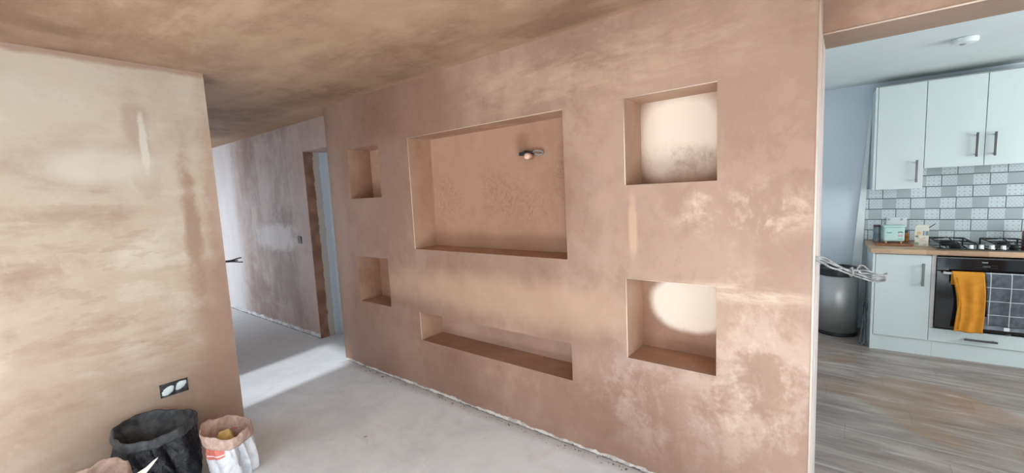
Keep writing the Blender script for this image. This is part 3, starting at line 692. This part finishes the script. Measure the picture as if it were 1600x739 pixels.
for A, B in zip(rows, rows[1:]):
    for i in range(4): bm.faces.new((A[i], A[i+1], B[i+1], B[i]))
o = ob('back_layer', bm, mt_must, t, smooth=True); o.modifiers.new('thick', 'SOLIDIFY').thickness = .003
k = M('grey_check_cotton', .85)
gu = ((k.x + .0525) / .108).fract(); gz = ((k.z + .026) / .108).fract()
ln = ((gu - .5).abs().lt(.022)).max((gz - .5).abs().lt(.022))
bs = k.mix(k.noise(30, 4, .6).sm(.3, .7), c(70, 74, 82), c(92, 96, 104)); k.col(k.mix(ln * .85, bs, c(206, 208, 212))); k.bump(k.noise(160, 2), .0006, .5); mt_check = k.m
t = kthing('tea_towel', 'charcoal tea towel with white window check hanging beside the mustard one', 'towel', (.80, -.05, .5), 'tea towels on the oven handle')
o = ob('cloth', towel('t', '', lambda f: .664 + .026 * f, lambda f: .935 + .004 * f, .737, .335, mt_check, .006, 0), mt_check, t, smooth=True); o.modifiers.new('thick', 'SOLIDIFY').thickness = .003
bm = bmesh.new()
rows = [[bm.verts.new((.672 + i * .011, -.058 - .002 * sin(i), z)) for i in range(24)] for z in (.40, .36, .315, .300)]
for A, B in zip(rows, rows[1:]):
    for i in range(23): bm.faces.new((A[i], A[i+1], B[i+1], B[i]))
o = ob('back_layer', bm, simple('grey_towel_back', c(132, 136, 146), .85), t); o.modifiers.new('thick', 'SOLIDIFY').thickness = .003
ob('care_tag', bx(.776, .806, -.0785, -.0765, .305, .332), mt_socket, t)

# hob
t = kthing('gas_hob', 'black gas hob with four burners and four silver knobs on the worktop', 'hob', (.69, .3, .9045))
ob('hob_plate', bx(.402, .982, .035, .545, .9045, .9125), mt_steel, t, bevel=.003)
ob('glass_top', bx(.408, .976, .041, .539, .9127, .9165), mt_ovglass, t, bevel=.001)
BUR = [(.53, .16, .030), (.53, .41, .042), (.86, .41, .030), (.86, .17, .022)]
for (x, y, r) in BUR:
    bm = bmesh.new(); lathe(bm, [(r * 1.25, 0), (r * 1.25, .006), (r, .010), (r, .018), (r * .7, .021)], (x, y, .9167), 24); b_ = ob('burner', bm, mt_iron, t, smooth=False, bevel=.001)
for (xa, xb) in ((.425, .64), (.745, .96)):
    bm = bmesh.new(); zt = .952
    for y in (.065, .29, .515): tube(bm, [(xa, y, zt), (xb, y, zt)], .005, 6)
    for x in (xa, xb): tube(bm, [(x, .065, zt), (x, .515, zt)], .005, 6)
    for yc in (.165, .41):
        xm = (xa + xb) / 2
        for dx, dy in ((1, 0), (-1, 0), (0, 1), (0, -1)): tube(bm, [(xm + dx * .03, yc + dy * .03, zt + .008), (xm + dx * .07, yc + dy * .07, zt + .006), (xm + dx * .107, yc + dy * .107, zt)], .005, 6)
    for x in (xa, xb):
        for y in (.065, .515): tube(bm, [(x, y, zt), (x, y, .9168)], .006, 6)
    ob('pan_support', bm, mt_iron, t)
mt_knob = simple('silver_knob', c(214, 214, 212), .25, .8)
for x in (.603, .658, .717, .777):
    bm = bmesh.new(); lathe(bm, [(.021, 0), (.021, .004), (.018, .006), (.017, .030), (.014, .032)], (x, .07, .9167), 20); ob('knob', bm, mt_knob, t, smooth=False, bevel=.0008)

# things on the worktop
mt_tray = simple('brown_wood_tray', c(150, 96, 66), .5, var=.15, scale=20)
t = kthing('serving_board', 'brown wooden board lying on the worktop under the mint tin', 'board', (.15, .35, .9045))
ob('board', bx(.035, .28, .20, .56, .9047, .922), mt_tray, t, bevel=.003)
k = M('mint_enamel', .35)
dk = (((k.x + .045) * (k.x + .045) * 9 + (k.z - .072 + (k.x + .045).abs() * .2).pow(2) * 60).lt(.006)).max(0)
ey = ((k.x + .035).abs().lt(.018) * ((k.z - .077) - (k.x + .035) * (k.x + .035) * 18).abs().lt(.0028)).max((k.x - .042).abs().lt(.018) * ((k.z - .083) + (k.x - .042).abs() * .35 - .003).abs().lt(.004))
pk = (k.x - .043).abs().lt(.017) * (k.z - .052).abs().lt(.010) * k.noise(120, 2).gt(.42); gn = (k.x - .043).abs().lt(.017) * (k.z - .022).abs().lt(.005)
cc_ = k.mix(k.noise(5, 3), c(172, 208, 200), c(188, 220, 212)); cc_ = k.mix(ey, cc_, c(52, 66, 70)); cc_ = k.mix(pk * .8, cc_, c(214, 128, 140)); cc_ = k.mix(gn * .8, cc_, c(110, 176, 138)); k.col(cc_); mt_mint = k.m
t = kthing('bread_tin', 'mint green rectangular tin on the wooden board', 'tin', (.157, .30, .938))
t.root.rotation_euler.z += .1
ob('tin_body', bx(.084, .23, .26, .35, .938, 1.068), mt_mint, t, bevel=.012, seg=4)
ob('lid', bx(.080, .234, .256, .354, 1.066, 1.082), mt_mint, t, bevel=.005)
for xx in (.105, .208):
    for yy in (.275, .335): ob('foot', bx(xx - .007, xx + .007, yy - .006, yy + .006, .9222, .940), simple('pale_wood_foot', c(206, 166, 128), .5), t, bevel=.002)
t = kthing('storage_canister', 'slim grey canister with dark red lid left of the mint tin', 'canister', (.05, .37, .9222))
bm = bmesh.new(); lathe(bm, [(.026, 0), (.028, .004), (.028, .138), (.026, .14)], (.052, .37, .9222), 28); ob('canister_body', bm, simple('grey_glass', c(118, 132, 140), .25, .2, var=.2, scale=20), t, smooth=False, bevel=.001)
bm = bmesh.new(); lathe(bm, [(.029, .1405), (.029, .152), (.026, .154)], (.052, .37, .9222), 28); ob('lid', bm, simple('dark_red_lid', c(92, 58, 66), .4), t)
# cream carton
k = M('cream_carton', .6)
X_, Z_ = k.x, k.z
cc_ = k.mix(k.noise(6, 3), c(222, 216, 202), c(232, 226, 212))
def disc(x0, z0, r): return ((X_ - x0) * (X_ - x0) + (Z_ - z0) * (Z_ - z0)).lt(r * r)
cc_ = k.mix(disc(-.018, .112, .016) * .8, cc_, c(214, 178, 110)); cc_ = k.mix(disc(-.030, .085, .011) * k.noise(90, 2).gt(.45) * .8, cc_, c(90, 92, 78))
cc_ = k.mix(disc(-.022, .07, .009) * .6, cc_, c(158, 200, 160)); cc_ = k.mix(disc(-.030, .02, .014) * .8, cc_, c(120, 160, 104)); cc_ = k.mix(disc(-.006, .055, .012) * .5, cc_, c(226, 170, 166))
cc_ = k.mix((X_ - .024).abs().lt(.018) * (Z_ - .113).abs().lt(.019) * .9, cc_, c(120, 138, 146)); cc_ = k.mix((X_ - .020).abs().lt(.003) * (Z_ - .113).abs().lt(.019) * .9, cc_, c(196, 214, 222))
cc_ = k.mix((X_ - .014).abs().lt(.012) * (Z_ - .058).abs().lt(.018) * (Z_ * 300).sin().gt(.2) * .5, cc_, c(150, 140, 126)); cc_ = k.mix((X_ - .022).abs().lt(.012) * (Z_ - .012).abs().lt(.003) * .7, cc_, c(120, 112, 100))
k.col(cc_); mt_carton = k.m
t = kthing('food_carton', 'open cream food carton with printed pictures left of the hob', 'carton', (.342, .275, .9045))
t.root.rotation_euler.z -= .12
ob('carton_body', bx(.298, .386, .245, .305, .9047, 1.062), mt_carton, t, bevel=.001)
bm = bmesh.new(); v = [bm.verts.new(p) for p in ((.386, .245, 1.062), (.386, .305, 1.062), (.425, .305, 1.098), (.425, .245, 1.098))]; bm.faces.new(v)
o = ob('flap', bm, simple('grey_card', c(120, 118, 112), .7), t); o.modifiers.new('thick', 'SOLIDIFY').thickness = .002
bm = bmesh.new(); v = [bm.verts.new(p) for p in ((.298, .245, 1.062), (.386, .245, 1.062), (.384, .262, 1.088), (.31, .262, 1.088))]; bm.faces.new(v)
o = ob('flap', bm, mt_carton, t); o.modifiers.new('thick', 'SOLIDIFY').thickness = .002
t = kthing('honey_jar', 'small amber jar with a dark lid between the mint tin and the cream carton', 'jar', (.262, .42, .9222))
bm = bmesh.new(); lathe(bm, [(.024, 0), (.027, .006), (.027, .07), (.021, .08)], (.25, .42, .9222), 24); ob('jar_body', bm, simple('amber_glass', c(156, 98, 40), .15, var=.3, scale=30), t, smooth=False)
bm = bmesh.new(); lathe(bm, [(.023, .0805), (.023, .1), (.02, .101)], (.25, .42, .9222), 24); ob('lid', bm, mt_black, t)
t = kthing('copper_bottle', 'reddish bottle on the worktop at the right edge of the photo', 'bottle', (1.0, .5, .9045))
bm = bmesh.new(); lathe(bm, [(.028, 0), (.032, .006), (.032, .10), (.022, .13), (.014, .145), (.014, .17)], (1.012, .50, .9047), 24); ob('bottle_body', bm, simple('red_brown_glass', c(168, 92, 78), .25, var=.15), t, smooth=True)
bm = bmesh.new(); lathe(bm, [(.016, .1705), (.016, .19), (.014, .192)], (1.012, .50, .9047), 20); ob('cap', bm, mt_black, t)

# bin
BX, BY, BR = -.232, .392, .168
t = kthing('pedal_bin', 'brushed steel round kitchen bin with black lid and base behind the wall end', 'bin', (BX, BY, .004))
bm = bmesh.new(); lathe(bm, [(BR + .004, 0), (BR + .006, .01), (BR + .004, .03), (BR - .002, .032)], (BX, BY, .0045), 56); ob('base_ring', bm, mt_black, t, smooth=False)
bm = bmesh.new(); lathe(bm, [(BR, .0325), (BR, .585), (BR - .003, .586)], (BX, BY, .0045), 64); o = ob('bin_body', bm, mt_binsteel, t, smooth=False)
for p in o.data.polygons: p.use_smooth = len(p.vertices) == 4
bm = bmesh.new(); lathe(bm, [(BR + .004, .5865), (BR + .005, .60), (BR + .002, .648), (BR - .010, .656), (BR - .03, .648), (BR - .035, .64)], (BX, BY, .0045), 56); ob('lid', bm, mt_black, t, smooth=False)

# folded grey stand between bin and unit
mt_fold = simple('grey_plastic_stand', c(84, 92, 98), .5, var=.1)
t = kthing('folded_stand', 'slim dark grey folded stand leaning between the bin and the base cabinet', 'stand', (-.03, .15, .004))
bm = bmesh.new(); tube(bm, smoothpath([(-.062, .10, .006), (-.045, .14, .15), (-.028, .18, .26), (-.014, .20, .32), (-.020, .21, .375), (-.036, .21, .37), (-.042, .20, .31), (-.036, .18, .24)]), .009, 8, flat=.7); ob('looped_leg', bm, mt_fold, t, smooth=True)
bm = bmesh.new(); tube(bm, smoothpath([(-.035, .06, .006), (-.028, .11, .13), (-.024, .15, .24), (-.030, .18, .33)]), .008, 8, flat=.7); ob('leg', bm, mt_fold, t, smooth=True)
bm = bmesh.new(); tube(bm, [(-.05, .165, .20), (-.012, .165, .205)], .006, 8); ob('hinge', bm, mt_black, t, smooth=True)

# long pale board leaning in the corner
t = kthing('leaning_board', 'long thin white board leaning on the wall behind the bin', 'board', (-.10, .52, .004))
bm = bmesh.new(); P0 = [(-.155, .574, .006), (-.055, .574, .006), (.0005, .60, 2.16), (-.014, .60, 2.172)]
a = [bm.verts.new(p) for p in P0]; b = [bm.verts.new((p[0], p[1] + .016, p[2])) for p in P0]
bm.faces.new(a); bm.faces.new(b[::-1])
for i in range(4): bm.faces.new((a[i], a[(i+1) % 4], b[(i+1) % 4], b[i]))
ob('board', bm, simple('pale_grey_board', c(226, 232, 232), .5, var=.02), t)

# smoke alarm and a hairline crack on the kitchen ceiling
t = thing('smoke_alarm', 'round white smoke alarm on the kitchen ceiling', 'smoke alarm', (4.365, 2.04, 2.4))
bm = bmesh.new(); lathe(bm, [(.062, 0), (.066, -.004), (.066, -.022), (.058, -.034), (.03, -.038)], (4.365, 2.04, 2.3995), 40); ob('alarm_body', bm, mt_socket, t, bevel=.001)
bm = bmesh.new(); lathe(bm, [(.016, 0), (.016, -.004), (.012, -.006)], (4.355, 2.025, 2.361), 20); ob('test_button', bm, simple('alarm_grey', c(150, 156, 158), .5), t)

for o in bpy.data.objects:
    if '_o' in o: del o['_o']
